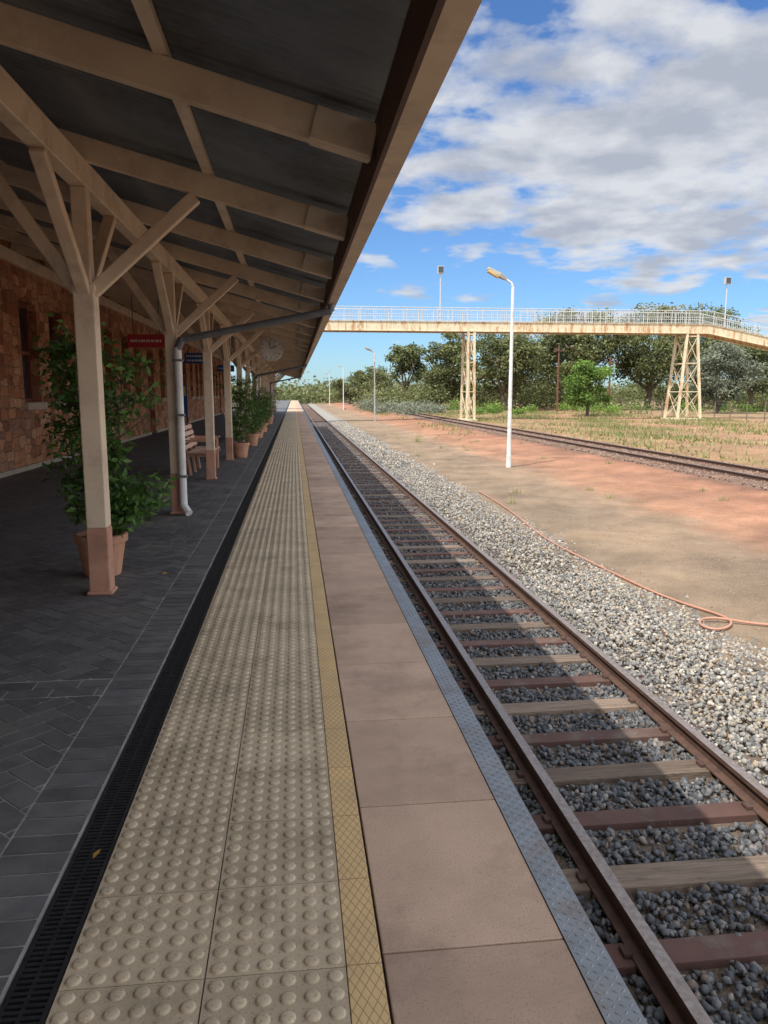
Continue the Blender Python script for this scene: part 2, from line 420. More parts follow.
def sleeper_mask(Y):
    d=np.abs(((Y-.29)/.65)-np.round((Y-.29)/.65))*.65
    return d>.13
for y0,y1,dens,far,sz in((1.5,12,900,False,.027),(12,30,420,True,.035),(30,80,90,True,.065)):
    X,Y=field(1.5,3.42,y0,y1,dens)
    k=sleeper_mask(Y)|(RS.rand(len(X))<.02)
    X,Y=X[k],Y[k]
    Z=-1.41+RS.uniform(-.022,.022,len(X))
    stones('dark_stones',X,Y,Z,RS.uniform(.65,1.35,len(X))*sz,RS.rand(len(X)),sdark,far,BL)
    X,Y=field(3.40,5.65,y0,y1,dens*.85)
    k=(X<5.15+.12*np.sin(Y*.9)+.1*np.sin(Y*2.7))|(RS.rand(len(X))<.12*np.clip(5.7-X,0,1))
    X,Y=X[k],Y[k]
    Z=np.interp(X,[3.3,3.9,4.9,5.8],[-1.375,-1.345,-1.285,-1.288])+RS.uniform(-.02,.012,len(X))-.004
    Z=np.where(X>5.1,Z-.006,Z)
    tt=RS.rand(len(X)); tt=np.where((X<3.75)&(RS.rand(len(X))<.5),tt*.35,tt)
    stones('pale_stones',X,Y,Z,RS.uniform(.6,1.35,len(X))*sz*.95,tt,slight,far,BL)
q=MB(); q.poly([(3.4,80,-1.36),(5.2,80,-1.28),(5.2,400,-1.28),(3.4,400,-1.36)],0)
q.obj('distant_ballast',[mat('distant_ballast',(.33,.31,.27),(.27,.25,.22),4,.95)],BL)
X=RS.uniform(5.2,13,7000);Y=4+41*RS.rand(7000)**1.6
Z=np.array([gz(a) for a in X])+.002
stones('loose_gravel',X,Y,Z,RS.uniform(.005,.02,7000),RS.rand(7000)*.8,slight,True)
X,Y=field(13.3,16.8,10,80,40); stones('old_stones',X,Y,np.full(len(X),-1.095),RS.uniform(.03,.06,len(X)),RS.rand(len(X)),stonemat('rusty_ballast',[(0,(.12,.085,.07)),(.5,(.25,.17,.13)),(1,(.38,.28,.22))]),True,BL)

cu=bpy.data.curves.new('hose','CURVE'); cu.dimensions='3D'; cu.bevel_depth=.016; cu.bevel_resolution=3
pts=[(5.35,22,0),(5.3,19.5,0),(5.2,17.6,0),(4.95,15.4,0),(4.9,13.7,0),(5.02,12.1,0),(5.11,10.4,0),(5.29,9.6,0),(5.50,9.1,0),(5.42,8.72,.01),(5.1,8.5,0),(4.93,8.66,.01),(5.05,8.95,.02),(5.3,8.95,.035),(5.6,8.75,0),(5.95,8.6,0),(6.7,8.2,0),(7.6,8.4,0)]
s=cu.splines.new('NURBS'); s.points.add(len(pts)-1); s.order_u=4; s.use_endpoint_u=True
for i,(a,b,c) in enumerate(pts): s.points[i].co=(a,b,gz(a)+.03+c,1)
h=bpy.data.objects.new('garden_hose',cu); C.objects.link(h); cu.materials.append(mat('hose_rubber',(.52,.27,.19),(.46,.23,.16),5,.5))

# ------------------------------------------------------------------ building
B=E('station_building')
WX=-5.6; Y0,Y1=-12,66; ZT=5.3
ops=[]
def win(y): ops.append((y,y+1.1,1.4,3.5,'w'))
def door(y): ops.append((y,y+1.3,.0,3.3,'d'))
for y in(3,5.5,11): win(y)
door(8)
for base in range(0,5):
    o=17.05+base*9.6
    win(o); win(o+1.95); door(o+4.4); 
    win(o+7.2) 
ysx=sorted(set([Y0,Y1]+[a for o in ops for a in o[:2]])); zsx=sorted(set([-.03,0.0,1.4,3.3,3.5,ZT]))
q=MB()
for a,b in zip(ysx[:-1],ysx[1:]):
    for c,d in zip(zsx[:-1],zsx[1:]):
        my,mz=(a+b)/2,(c+d)/2
        if any(o[0]<my<o[1] and o[2]<mz<o[3] for o in ops): continue
        q.poly([(WX,a,c),(WX,b,c),(WX,b,d),(WX,a,d)])
for o in ops:
    a,b,c,d=o[:4]; X1=WX-.3
    q.poly([(WX,a,c),(WX,a,d),(X1,a,d),(X1,a,c)]); q.poly([(WX,b,c),(X1,b,c),(X1,b,d),(WX,b,d)]); q.poly([(WX,a,d),(WX,b,d),(X1,b,d),(X1,a,d)])
q.poly([(WX,Y1,-1.4),(-14,Y1,-1.4),(-14,Y1,ZT),(WX,Y1,ZT)]); q.poly([(-14,Y0,-1.4),(WX,Y0,-1.4),(WX,Y0,ZT),(-14,Y0,ZT)])
q.poly([(-14,Y0,-1.4),(-14,Y1,-1.4),(-14,Y1,ZT),(-14,Y0,ZT)])
q.poly([(WX,Y0,-1.4),(WX,Y1,-1.4),(WX,Y1,-.03),(WX,Y0,-.03)])
q.obj('stone_walls',[stone],B)
q=MB(); f=MB(); gl=MB()
for o in ops:
    a,b,c,d,k=o; X1=WX-.22
    gl.poly([(X1-.02,a,c),(X1-.02,b,c),(X1-.02,b,d),(X1-.02,a,d)])
    for yy in(a,b-.08): f.box(X1-.018,X1+.04,yy,yy+.08,c,d)
    f.box(X1-.018,X1+.038,a+.08,b-.08,d-.09,d); 
    if k=='w':
        q.box(WX-.28,WX+.09,a-.1,b+.1,c-.16,c+.0)
        f.box(X1-.018,X1+.036,a+.08,b-.08,c,c+.08); f.box(X1-.018,X1+.045,a+.08,b-.08,2.42,2.49); f.box(X1-.018,X1+.02,(a+b)/2-.015,(a+b)/2+.015,c+.08,d-.09)
    else:
        f.box(X1-.018,X1+.03,a+.08,b-.08,.02,2.3); f.box(X1-.018,X1+.05,a+.08,b-.08,2.3,2.4)
        for zz in(.25,1.3): f.box(X1+.03,X1+.045,a+.25,b-.25,zz,zz+.8)
q.obj('window_sills',[sillm],B,bevel=.01); f.obj('frames_and_doors',[framem],B); gl.obj('window_panes',[glass],B)
q=MB(); ylast=Y0
for o in sorted([o for o in ops if o[4]=='d']):
    q.box(WX-.0,WX+.06,ylast,o[0],0,.10); ylast=o[1]
q.box(WX,WX+.06,ylast,Y1,0,.10); q.obj('plinth',[sillm],B,bevel=.01)
q=MB(); q.grid([(-5.3,Y0-.4,5.28),(-5.3,Y1+.4,5.28),(-9.8,Y1+.4,7.3),(-9.8,Y0-.4,7.3),(-14.3,Y0-.4,5.28),(-14.3,Y1+.4,5.28)],[(0,1,2,3),(3,2,5,4)])
q.poly([(-5.6,Y1,5.28),(-14,Y1,5.28),(-9.8,Y1,7.27)]); q.poly([(-14,Y0,5.28),(-5.6,Y0,5.28),(-9.8,Y0,7.27)])
q.obj('roof',[sheetm],B)

# ------------------------------------------------------------------ awning
A=E('station_awning')
def zr(x): return 2.85+.27*(.5-x)
AY0,AY1=-10.5,67.2
q=MB(); y=6.3-4.2*4
while y<AY1+.1:
    q.beam((-5.58,y,zr(-5.58)),(.435,y,zr(.435)),.065,.17,0,random.uniform(.9,1.05))
    q.beam((.12,y-.05,zr(.12)),(.43,y-.05,zr(.43)),.03,.165); q.beam((.12,y+.05,zr(.12)),(.43,y+.05,zr(.43)),.03,.165)
    y+=2.1
q.obj('rafters',[cream],A,bevel=.006)
q=MB(); q.box(-1.63,-1.51,AY0,AY1,3.12,3.318); q.box(-5.598,-5.48,AY0,AY1,4.15,4.39)
q.obj('longitudinal_beam',[cream],A,bevel=.008)
q=MB()
for x in(-4.9,-3.9,-2.9,-1.95,-.62):
    q.beam((x,AY0,zr(x)+.11),(x,AY1,zr(x)+.11),.07,.045)
q.obj('purlins',[cream],A)
q=MB(); posts=[]; y=6.3-4.2*2
while y<AY1:
    posts.append(y); X=-1.57
    q.box(X-.078,X+.078,y-.078,y+.078,.54,2.42); q.box(X-.082,X+.082,y-.082,y+.082,.0,.54,1); q.box(X-.06,X+.06,y-.06,y+.06,2.42,3.119)
    q.box(X-.088,X+.088,y-.088,y+.088,2.36,2.41)
    q.box(X-.10,X+.10,y-.10,y+.10,.0005,.03,1)
    for s in(-1,1):
        q.beam((X,y+s*.05,2.36),(X,y+s*.98,3.115),.07,.10,up=(1,0,0))
    q.beam((X+.05,y,2.36),(-.72,y,zr(-.72)-.10),.10,.075,up=(0,1,0))
    q.beam((X-.05,y,2.36),(-2.42,y,zr(-2.42)-.10),.10,.075,up=(0,1,0))
    y+=4.2
q.obj('posts_and_braces',[cream,terra],A,bevel=.01)
q=MB(); q.box(.438,.462,AY0,AY1,2.735,2.98); q.obj('fascia_board',[brownp],A)
q=MB(); q.box(.464,.575,AY0,AY1,2.75,2.757); q.box(.568,.575,AY0,AY1,2.757,2.87); q.box(.575,.583,AY0,AY1,2.85,2.872); q.obj('gutter',[cream],A)
per=.076; ny=8; ysr=np.arange(AY0,AY1,per/ny); xr=[-5.6,-2.5,.50]
Vv=[];
for x in xr:
    z=zr(x)+.157+.0105*np.cos(2*np.pi*ysr/per)
    Vv.append(np.stack([np.full(len(ysr),x),ysr,z],1))
Vv=np.concatenate(Vv); L=len(ysr); Ff=[]
for k in range(2):
    for i in range(L-1): Ff.append((k*L+i,k*L+i+1,(k+1)*L+i+1,(k+1)*L+i))
me=bpy.data.meshes.new('roof_sheeting'); me.from_pydata(Vv.tolist(),[],Ff); me.materials.append(sheetm)
me.polygons.foreach_set('use_smooth',[True]*len(Ff)); o=bpy.data.objects.new('roof_sheeting',me); C.objects.link(o); o.parent=A
q=MB()
for y in(10.5,31.5,52.5):
    yy=y-.14
    q.cyl((.5,yy,2.74),(.5,yy,2.66),.045,n=12,mi=1); q.cyl((.5,yy,2.66),(-1.42,yy,2.28),.045,n=12,mi=1)
    q.cyl((-1.42,yy,2.30),(-1.48,yy,2.15),.05,n=12,mi=1)
    q.cyl((-1.48,yy,2.18),(-1.48,yy,.10),.05,n=14,mi=0); q.cyl((-1.48,yy,.12),(-1.40,yy-.10,.03),.05,n=12,mi=0)
    for z in(.5,1.3,2.0): q.box(-1.54,-1.42,yy-.056,yy+.06,z,z+.03,1)
q.obj('downpipe',[white,pipeg],A)

# ------------------------------------------------------------------ plants in pots
terp=mat('terracotta_pot',(.58,.31,.19),(.48,.24,.15),5,.8,.1,30,stain=(.38,.22,.15),sscale=4)
soil=mat('potting_soil',(.05,.035,.025),(.03,.02,.015),20,.95)
def leaves(name,cent,norm_up,size,tint,m,parent,aspect=.45):
    K=len(cent)
    d=RS.normal(size=(K,3)); d[:,2]=d[:,2]*.6-norm_up; d/=np.linalg.norm(d,axis=1)[:,None]
    r=RS.normal(size=(K,3)); s=np.cross(d,r); s/=np.linalg.norm(s,axis=1)[:,None]; nn=np.cross(d,s)
    L=size[:,None]; W=L*aspect
    V=np.stack([cent, cent+d*L*.45+s*W*.5+nn*W*.15, cent+d*L, cent+d*L*.45-s*W*.5+nn*W*.15],1)
    return np_mesh(name,V,0,tint,[m],parent,[(0,1,2),(0,2,3)])
def potted(x,y,h,r,nl,seed,ps=1.0,blob=None):
    rs=random.Random(seed)
    P=E('potted_plant')
    q=MB(); q.lathe((x,y,0),[(.15*ps,.002),(.155*ps,.01),(.205*ps,.30*ps),(.225*ps,.305*ps),(.23*ps,.37*ps),(.205*ps,.375*ps),(.195*ps,.33*ps)],24,0)
    q.lathe((x,y,0),[(.194*ps,.335*ps),(.01,.345*ps)],16,1)
    q.obj('pot',[terp,soil],P,smooth=False)
    q=MB(); tips=[]
    for k in range(5):
        a=rs.uniform(0,6.28); px,py,pz=x+.05*math.cos(a),y+.05*math.sin(a),.32*ps
        ang=a; seg=7
        for i in range(seg):
            nx=px+rs.uniform(-.05,.05)+.03*r*2*math.cos(ang); ny_=py+rs.uniform(-.05,.05)+.03*r*2*math.sin(ang); nz=pz+(h-.4)/seg*rs.uniform(.8,1.0)
            q.cyl((px,py,pz),(nx,ny_,nz),.012*(1-i/9),.012*(1-(i+1)/9),6)
            px,py,pz=nx,ny_,nz
            for b in range(5):
                a2=rs.uniform(0,6.28); l=rs.uniform(.3,1.0)*r*(.65+.6*math.sin(min(1,(pz/h))*math.pi*.9))
                e=(px+l*math.cos(a2),py+l*math.sin(a2),pz+rs.uniform(-.05,.22)); q.cyl((px,py,pz),e,.006,.003,5)
                for tt in(.45,.75,1.0): tips.append((px+(e[0]-px)*tt,py+(e[1]-py)*tt,pz+(e[2]-pz)*tt))
    if blob:
        for bx,by,bz_,bl in blob:
            q.cyl((x,y,.5),(x+bx,y+by,bz_),.01,.004,5)
            for i in range(bl): 
                t=rs.uniform(.4,1); tips.append((x+bx*t+rs.uniform(-.12,.12),y+by*t+rs.uniform(-.12,.12),.5+(bz_-.5)*t+rs.uniform(-.14,.14)))
    q.obj('stems',[bark],P)
    T=np.array(tips); idx=RS.randint(0,len(T),nl); ct_=T[idx]+RS.normal(size=(nl,3))*.045
    ct_=ct_[ct_[:,2]>.4*ps]
    cl=RS.rand(len(T))[idx][:len(ct_)]
    tint=np.clip(.55*cl+.45*RS.rand(len(ct_))-.05,0,1)
    leaves('foliage',ct_,.5,RS.uniform(.055,.10,len(ct_)),tint,lf_fig,P)
    return P
potted(-1.72,6.95,2.2,.27,3600,3,1.0,[(.35,-.1,.70,40),(.50,-.05,.80,45),(-.28,.1,.9,25),(.3,-.25,.62,25)])
potted(-1.35,19.6,2.1,.34,1800,5)
potted(-1.3,23.9,1.5,.34,1400,6)
potted(-1.3,28.1,1.8,.32,1200,8)
potted(-1.3,32.3,1.5,.32,1000,9)
potted(-1.3,40.6,1.8,.35,800,10)

# ------------------------------------------------------------------ benches
def bench(x,y0,L):
    Bn=E('platform_bench')
    q=MB()
    for i in range(5): q.box(x+.08+i*.095,x+.16+i*.095,y0,y0+L,.44,.47,0,random.uniform(.9,1.1))
    q.obj('seat',[woodm],Bn,bevel=.006)
    q=MB()
    for i in range(4):
        t=i*.115; bx=x+.05-t*.28; bz_=.56+t
        q.beam((bx,y0,bz_),(bx,y0+L,bz_),.085,.025,0,random.uniform(.9,1.15),up=(1,0,.28))
    q.obj('backrest',[woodm],Bn,bevel=.006)
    q=MB()
    for yy in(y0+.12,y0+L/2,y0+L-.12):
        q.beam((x+.5,yy,0),(x+.5,yy,.44),.05,.07); q.beam((x+.12,yy,0),(x+.06,yy,.44),.05,.07); q.beam((x+.06,yy,.44),(x-.09,yy,.98),.05,.045)
        q.beam((x+.04,yy,.405),(x+.56,yy,.405),.05,.065)
        q.beam((x+.5,yy,.47),(x+.5,yy,.66),.045,.05); q.beam((x-.0,yy,.68),(x+.56,yy,.68),.055,.04)
    q.obj('frame',[terra],Bn,bevel=.006)
bench(-2.15,15.2,1.7); bench(-2.3,26.5,1.7)

# ------------------------------------------------------------------ signs & clock
redp=mat('red_sign',(.42,.03,.03),(.36,.03,.03),3,.4); bluep=mat('blue_sign',(.02,.09,.32),(.02,.075,.26),3,.4)
def hsign(x,y,z,w,h,m,lines=1):
    S=E('hanging_sign'); q=MB(); q.box(x-w/2,x+w/2,y-.025,y+.025,z-h/2,z+h/2); q.obj('panel',[m],S,bevel=.006)
    q=MB()
    for r in range(lines):
        zz=z+ (h*.2 if lines==2 else 0) - r*h*.42; xx=x-w*.42
        rr=random.Random(r+int(x*10)+int(y))
        while xx<x+w*.38:
            lw=rr.uniform(.02,.035); q.box(xx,xx+lw,y-.030,y-.026,zz-h*.09,zz+h*.09); xx+=lw+rr.choice([.012,.012,.03])
    q.obj('lettering',[white],S)
    q=MB()
    for s in(-1,1): q.cyl((x+s*w*.35,y,z+h/2),(x+s*w*.35,y,zr(x)-.05),.008)
    q.obj('hangers',[dark],S)
hsign(-3.40,18.9,2.80,.85,.30,redp,1); hsign(-3.0,25.2,2.68,.8,.32,bluep,2); hsign(-3.2,37.8,2.75,.8,.3,bluep,1)
CK=E('station_clock'); cx,cy,cz=-.62,22.3,2.82
q=MB()
def disc(q,yc,y1,r,mi,n=32): q.cyl((cx,yc,cz),(cx,y1,cz),r,n=n,mi=mi)
disc(q,cy-.09,cy+.09,.34,0); q.obj('case',[galv],CK)
q=MB(); disc(q,cy-.10,cy-.092,.30,0); disc(q,cy+.092,cy+.10,.30,0); q.obj('dial',[white],CK)
q=MB()
for i in range(12):
    a=i*math.pi/6; q.beam((cx+.24*math.sin(a),cy-.104,cz+.24*math.cos(a)),(cx+.285*math.sin(a),cy-.104,cz+.285*math.cos(a)),.02,.004,up=(0,1,0))
q.beam((cx,cy-.106,cz),(cx+.15,cy-.106,cz+.09),.022,.004,up=(0,1,0)); q.beam((cx,cy-.109,cz),(cx-.06,cy-.109,cz+.23),.015,.004,up=(0,1,0))
q.cyl((cx,cy,cz+.34),(cx,cy,zr(cx)+.05),.02); q.obj('hands_and_bracket',[dark],CK)
nb=E('notice_board'); q=MB(); q.box(-4.6,-4.0,30,30.06,.7,1.9,0); q.box(-4.55,-4.05,29.985,29.999,1.5,1.85,1); q.box(-4.6,-4.55,30.01,30.05,0,.7,2); q.box(-4.05,-4.0,30.01,30.05,0,.7,2)
q.obj('board',[bluep,mat('yellow_sign',(.7,.5,.05),None,3,.4),dark],nb)

# ------------------------------------------------------------------ street lamps
lens_m=mat('lamp_lens',(.66,.47,.18),(.58,.40,.15),5,.3)
lampb=mat('lamp_body',(.50,.44,.33),(.42,.37,.28),5,.5)
def lamp(x,y,h=6.95):
    L=E('street_lamp'); z0=gz(x); q=MB()
    q.cyl((x,y,z0),(x,y,z0+.5),.10,.10,14); q.cyl((x,y,z0+.5),(x,y,z0+h-.15),.085,.055,14)
    q.cyl((x,y,z0+h-.16),(x-.06,y,z0+h+.02),.05,.045,10); q.cyl((x-.05,y,z0+h),(x-.32,y,z0+h+.16),.04,.04,10)
    q.obj('pole',[white],L)
    q=MB(); a=Vector((x-.28,y,z0+h+.14)); b=Vector((x-.98,y,z0+h+.52))
    q.beam(a,a+(b-a)*.35,.14,.10,0,w1=.30,h1=.15); q.beam(a+(b-a)*.35,b,.30,.15,0,w1=.24,h1=.10)
    dn=Vector(((b-a).z,0,-(b-a).x)).normalized()*-.085
    if dn.z>0: dn=-dn
    q.beam(a+(b-a)*.38+dn,b-(b-a)*.05+dn,.26,.07,1); q.obj('luminaire',[lampb,lens_m],L,bevel=.01)
for y in(29.2,80,131,182): lamp(8.26,y)

# ------------------------------------------------------------------ footbridge
def rustpaint():
    m,nt,b,out=_new('rusty_cream_paint'); v=obj_vec(nt,(.5,.5,.9))
    base=ramp(nt,noise(nt,v,1,6),[(.3,(.72,.65,.46)),(.7,(.60,.53,.36))])
    f=ramp(nt,noise(nt,obj_vec(nt,(1.6,1,.35)),1.5,10,.75),[(.50,(0,0,0)),(.60,(1,1,1))])
    f2=ramp(nt,noise(nt,obj_vec(nt,(2.5,2.5,3)),2.0,10,.8),[(.56,(0,0,0)),(.63,(1,1,1))])
    c=mix(nt,f,base,(.46,.27,.13)); c=mix(nt,f2,c,(.26,.13,.065))
    nt.links.new(c,b.inputs['Base Color']); b.inputs['Roughness'].default_value=.8; return m
rp=rustpaint(); FB=E('footbridge'); BY=77; ZB=7.55; W2=1.1
def bz(x): return ZB if x<42 else ZB-(x-42)*.19
q=MB()
for yy in(BY-W2,BY+W2):
    for xa,xb in((-22,3),(3,17.2),(17.2,29),(29,42),(42,66)):
        q.beam((xa,yy,bz(xa)+.45),(xb-.03,yy,bz(xb)+.45),.12,.9); q.beam((xa,yy,bz(xa)+.02),(xb-.02,yy,bz(xb)+.02),.30,.05); q.beam((xa,yy,bz(xa)+.92),(xb-.02,yy,bz(xb)+.92),.30,.05)
        x=xa
        while x<xb: q.beam((x,yy,bz(x)+.06),(x,yy,bz(x)+.88),.2,.04,up=(1,0,0)); x+=2.0
for xa,xb in((-22,42),(42,66)): q.beam((xa,BY,bz(xa)+.82),(xb,BY,bz(xb)+.82),2.05,.08)
q.obj('girders',[rp],FB)
q=MB()
for yy in(BY-W2,BY+W2):
    x=-22
    while x<66: q.cyl((x,yy,bz(x)+.95),(x,yy,bz(x)+2.25),.035,n=6,caps=False); x+=1.5
    for hh,rr in((2.25,.04),(1.6,.025),(1.05,.025)):
        for xa,xb in((-22,42),(42,66)): q.cyl((xa,yy,bz(xa)+hh),(xb,yy,bz(xb)+hh),rr,n=6)
    x=-22
    while x<66: q.cyl((x,yy,bz(x)+1.05),(x,yy,bz(x)+2.25),.012,n=4,caps=False); x+=.22
q.obj('railings',[galv],FB)
q=MB()
def tower(x,hw_t,hw_b,z0):
    zt=bz(x)
    legs=[]
    for s in(-1,1):
        for t in(-1,1):
            a=(x+s*hw_b,BY+t*(W2+.25),z0); b=(x+s*hw_t,BY+t*W2,zt); legs.append((a,b)); q.beam(a,b,.22,.22)
    def at(l,u): return tuple(l[0][i]+(l[1][i]-l[0][i])*u for i in range(3))
    for (i,j) in((0,1),(2,3),(0,2),(1,3)):
        for u in(.33,.66,.97): q.beam(at(legs[i],u),at(legs[j],u),.09,.09)
        for u0,u1 in((0.02,.33),(.33,.66),(.66,.97)):
            q.beam(at(legs[i],u0),at(legs[j],u1),.05,.05); q.beam(at(legs[j],u0),at(legs[i],u1),.05,.05)
    q.box(x-hw_b-.3,x+hw_b+.3,BY-W2-.6,BY+W2+.6,z0-.3,z0+.15)
tower(17.4,.30,.38,-1.15); tower(40.3,.55,1.25,-1.15); tower(-20,.5,.8,-1.4); tower(60,.4,.6,-1.15)
q.obj('trestles',[rp],FB)
def flood(x):
    L=E('floodlight'); z=bz(x)+.9; q=MB(); q.cyl((x,BY+W2+.1,z),(x,BY+W2+.1,z+4.9),.07,.05,8); q.obj('pole',[galv],L)
    q=MB(); q.box(x-.30,x+.30,BY+W2-.15,BY+W2+.25,z+4.9,z+5.6); q.box(x-.26,x+.26,BY+W2-.17,BY+W2-.151,z+4.95,z+5.55,1); q.obj('lamp_head',[galv,glass],L,bevel=.03)
flood(14.7); flood(45)

# ------------------------------------------------------------------ trees
def tree(name,x,y,H,R_,m,seed,nb=42,per=260,lsize=.55,base=.16,br=(.17,.32),hollow=.45):
    rs=random.Random(seed); r2=np.random.RandomState(seed); P=E(name,(x,y,gz(x))); q=MB()
    fork=H*rs.uniform(.16,.26); r0=.032*H
    lean=(rs.uniform(-.06,.06)*H,rs.uniform(-.05,.05)*H)
    f=Vector((lean[0],lean[1],fork)); q.cyl((0,0,-.1),f*.5,r0,r0*.85,9,caps=False); q.cyl(f*.5,f,r0*.85,r0*.75,9,caps=False)
    subs=[]
    for k in range(5):
        a=k*1.256+rs.uniform(-.4,.4); l=rs.uniform(.3,.6)*R_
        m1=f+Vector((math.cos(a)*l*.5,math.sin(a)*l*.5,H*rs.uniform(.10,.18))); m2=m1+Vector((math.cos(a+.3)*l*.6,math.sin(a+.3)*l*.6,H*rs.uniform(.1,.22)))
        q.cyl(f,m1,r0*.55,r0*.42,7,caps=False); q.cyl(m1,m2,r0*.42,r0*.26,7,caps=False); subs+= [m1,m2]
    cs=[];ts=[]
    zc=(base+1)/2*H; hz=(1-base)/2*H
    for k in range(nb):
        while True:
            d=Vector((rs.gauss(0,1),rs.gauss(0,1),rs.gauss(0,1))).normalized()
            rad=rs.uniform(hollow,1.0)
            c=Vector((d.x*R_*rad*.82+lean[0],d.y*R_*rad*.82+lean[1],zc+d.z*hz*rad*.9))
            if c.z>base*H: break
        b=R_*rs.uniform(*br)*(1.0 if c.z>.35*H else .8)
        j=min(subs,key=lambda s_:(s_-c).length); mid=(j+c)/2+Vector((0,0,-.05*H)); q.cyl(j,mid,r0*.2,r0*.13,5,caps=False); q.cyl(mid,c,r0*.13,r0*.05,5,caps=False)
        K=int(per*rs.uniform(.6,1.2)); dd=r2.normal(size=(K,3)); dd/=np.linalg.norm(dd,axis=1)[:,None]
        rr=r2.rand(K)**.45*(1+.25*r2.normal(size=K)); o=dd*rr[:,None]*b*np.array([1.1,1.1,.72])
        o[:,2]-= .18*b*(rr>.9)
        cs.append(o+np.array(c)); tb=rs.uniform(-.2,.2)
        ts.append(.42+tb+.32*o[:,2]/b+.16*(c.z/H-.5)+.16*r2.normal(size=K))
    c=np.concatenate(cs); t=np.clip(np.concatenate(ts),0,1); k=c[:,2]>.3; c=c[k]; t=t[k]
    q.obj('trunk_and_limbs',[bark],P)
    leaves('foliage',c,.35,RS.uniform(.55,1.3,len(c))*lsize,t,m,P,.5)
T_='eucalyptus_tree'
tree(T_,57,121,17.6,9,lf_euc,1,60,290)
tree(T_,44.5,124,17.8,8.5,lf_euc,2,54,290)
tree(T_,72,132,20,10.5,lf_euc,3,54,290)
tree(T_,33,119,13.6,7,lf_euc,4,46)
tree(T_,26.0,127,13,6,lf_euc,5,42)
tree(T_,19.4,138,12.6,5.2,lf_euc,6,28,210,base=.32,br=(.16,.28),hollow=.3)
tree(T_,18.2,172,9.5,5.5,lf_euc,7,28,220,base=.2)
tree(T_,13.5,190,7.5,5,lf_euc,17,24,220,base=.15)
tree('saltbush_tree',56.5,99,9.8,5.2,lf_grey,8,46,240,lsize=.42,base=.10)
tree(T_,67,108,11.5,5.5,lf_euc,9,36)
tree(T_,50,142,15,8,lf_euc,10,36)
tree(T_,79,116,15,6.5,lf_euc,11,36)
tree('green_shrub_tree',34.6,89,7.0,3.2,lf_bright,12,36,280,lsize=.34,base=.04,br=(.24,.38))
tree(T_,38.5,134,14.5,6.5,lf_euc,13,36)
def mass(name,pts,m,nper,lsize):
    cs=[];ts=[]
    for (x,y,rx,h) in pts:
        K=nper; a=RS.normal(size=(K,3))*np.array([rx*.45,rx*.45,h*.28]); c=a+np.array([x,y,gz(x)+h*.42]); 
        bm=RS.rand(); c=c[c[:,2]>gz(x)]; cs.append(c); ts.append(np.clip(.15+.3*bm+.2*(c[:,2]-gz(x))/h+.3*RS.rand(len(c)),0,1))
    c=np.concatenate(cs); t=np.concatenate(ts)
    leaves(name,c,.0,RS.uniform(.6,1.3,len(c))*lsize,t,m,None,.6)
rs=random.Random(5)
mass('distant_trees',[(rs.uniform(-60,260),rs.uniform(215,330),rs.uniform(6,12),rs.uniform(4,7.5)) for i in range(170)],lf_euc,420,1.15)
mass('low_shrubs',[(rs.uniform(11,20),rs.uniform(95,150),rs.uniform(1,2.2),rs.uniform(.9,2.0)) for i in range(26)],lf_grey,400,.28)
mass('green_shrubs',[(rs.uniform(22,72),rs.uniform(90,118),rs.uniform(1,2.4),rs.uniform(.7,2.0)) for i in range(22)],lf_bright,300,.3)
mass('back_shrubs',[(rs.uniform(14,95),rs.uniform(126,150),rs.uniform(3,5.5),rs.uniform(2.5,6)) for i in range(48)],lf_euc,500,.5)
K=46000
X=np.concatenate([17.2+27*RS.rand(K)**.9,RS.uniform(10.5,13.2,1500)]);Y=np.concatenate([RS.uniform(22,112,K),RS.uniform(50,130,1500)])
pat=np.sin(X*.55+1.3*np.sin(Y*.11))*np.sin(Y*.23+.8*np.sin(X*.3))+.5*np.sin(X*1.7+Y*.9)
keep=(pat+RS.normal(size=len(X))*.4>.2)|(RS.rand(len(X))<.08); X=X[keep];Y=Y[keep];pat=pat[keep]
K=len(X); hh=RS.uniform(.06,.28,K)*(1+.5*np.clip(pat,0,1)); a=RS.uniform(0,6.28,K); ww=RS.uniform(.02,.06,K)
Z=np.interp(X,[9,13,100],[-1.26,-1.15,-1.15]); lean=RS.normal(size=(K,2))*.10
V=np.stack([np.stack([X-ww*np.cos(a),Y-ww*np.sin(a),Z],1),np.stack([X+ww*np.cos(a),Y+ww*np.sin(a),Z],1),np.stack([X+lean[:,0],Y+lean[:,1],Z+hh],1)],1)
np_mesh('grass',V,0,np.clip(.48-.22*pat+RS.normal(size=K)*.24,0,1),[lf_grass],None,[(0,1,2)])
tx=[];
for i in range(26):
    x,y=rs.uniform(5.4,12.8),rs.uniform(14,60)
    for k in range(40): tx.append((x+rs.gauss(0,.07),y+rs.gauss(0,.07)))
tx.extend([(7.2+rs.gauss(0,.12),45+rs.gauss(0,.12)) for k in range(80)])
tx=np.array(tx); K=len(tx); a=RS.uniform(0,6.28,K); Z=np.array([gz(v) for v in tx[:,0]]); hh=RS.uniform(.05,.22,K); ww=.008
hh[-80:]*=3.0
V=np.stack([np.stack([tx[:,0]-ww*np.cos(a),tx[:,1]-ww*np.sin(a),Z],1),np.stack([tx[:,0]+ww*np.cos(a),tx[:,1]+ww*np.sin(a),Z],1),np.stack([tx[:,0]+RS.normal(size=K)*.07,tx[:,1]+RS.normal(size=K)*.07,Z+hh],1)],1)
np_mesh('weed_tufts',V,0,np.clip(.7+RS.normal(size=K)*.25,0,1),[lf_grass],None,[(0,1,2)])

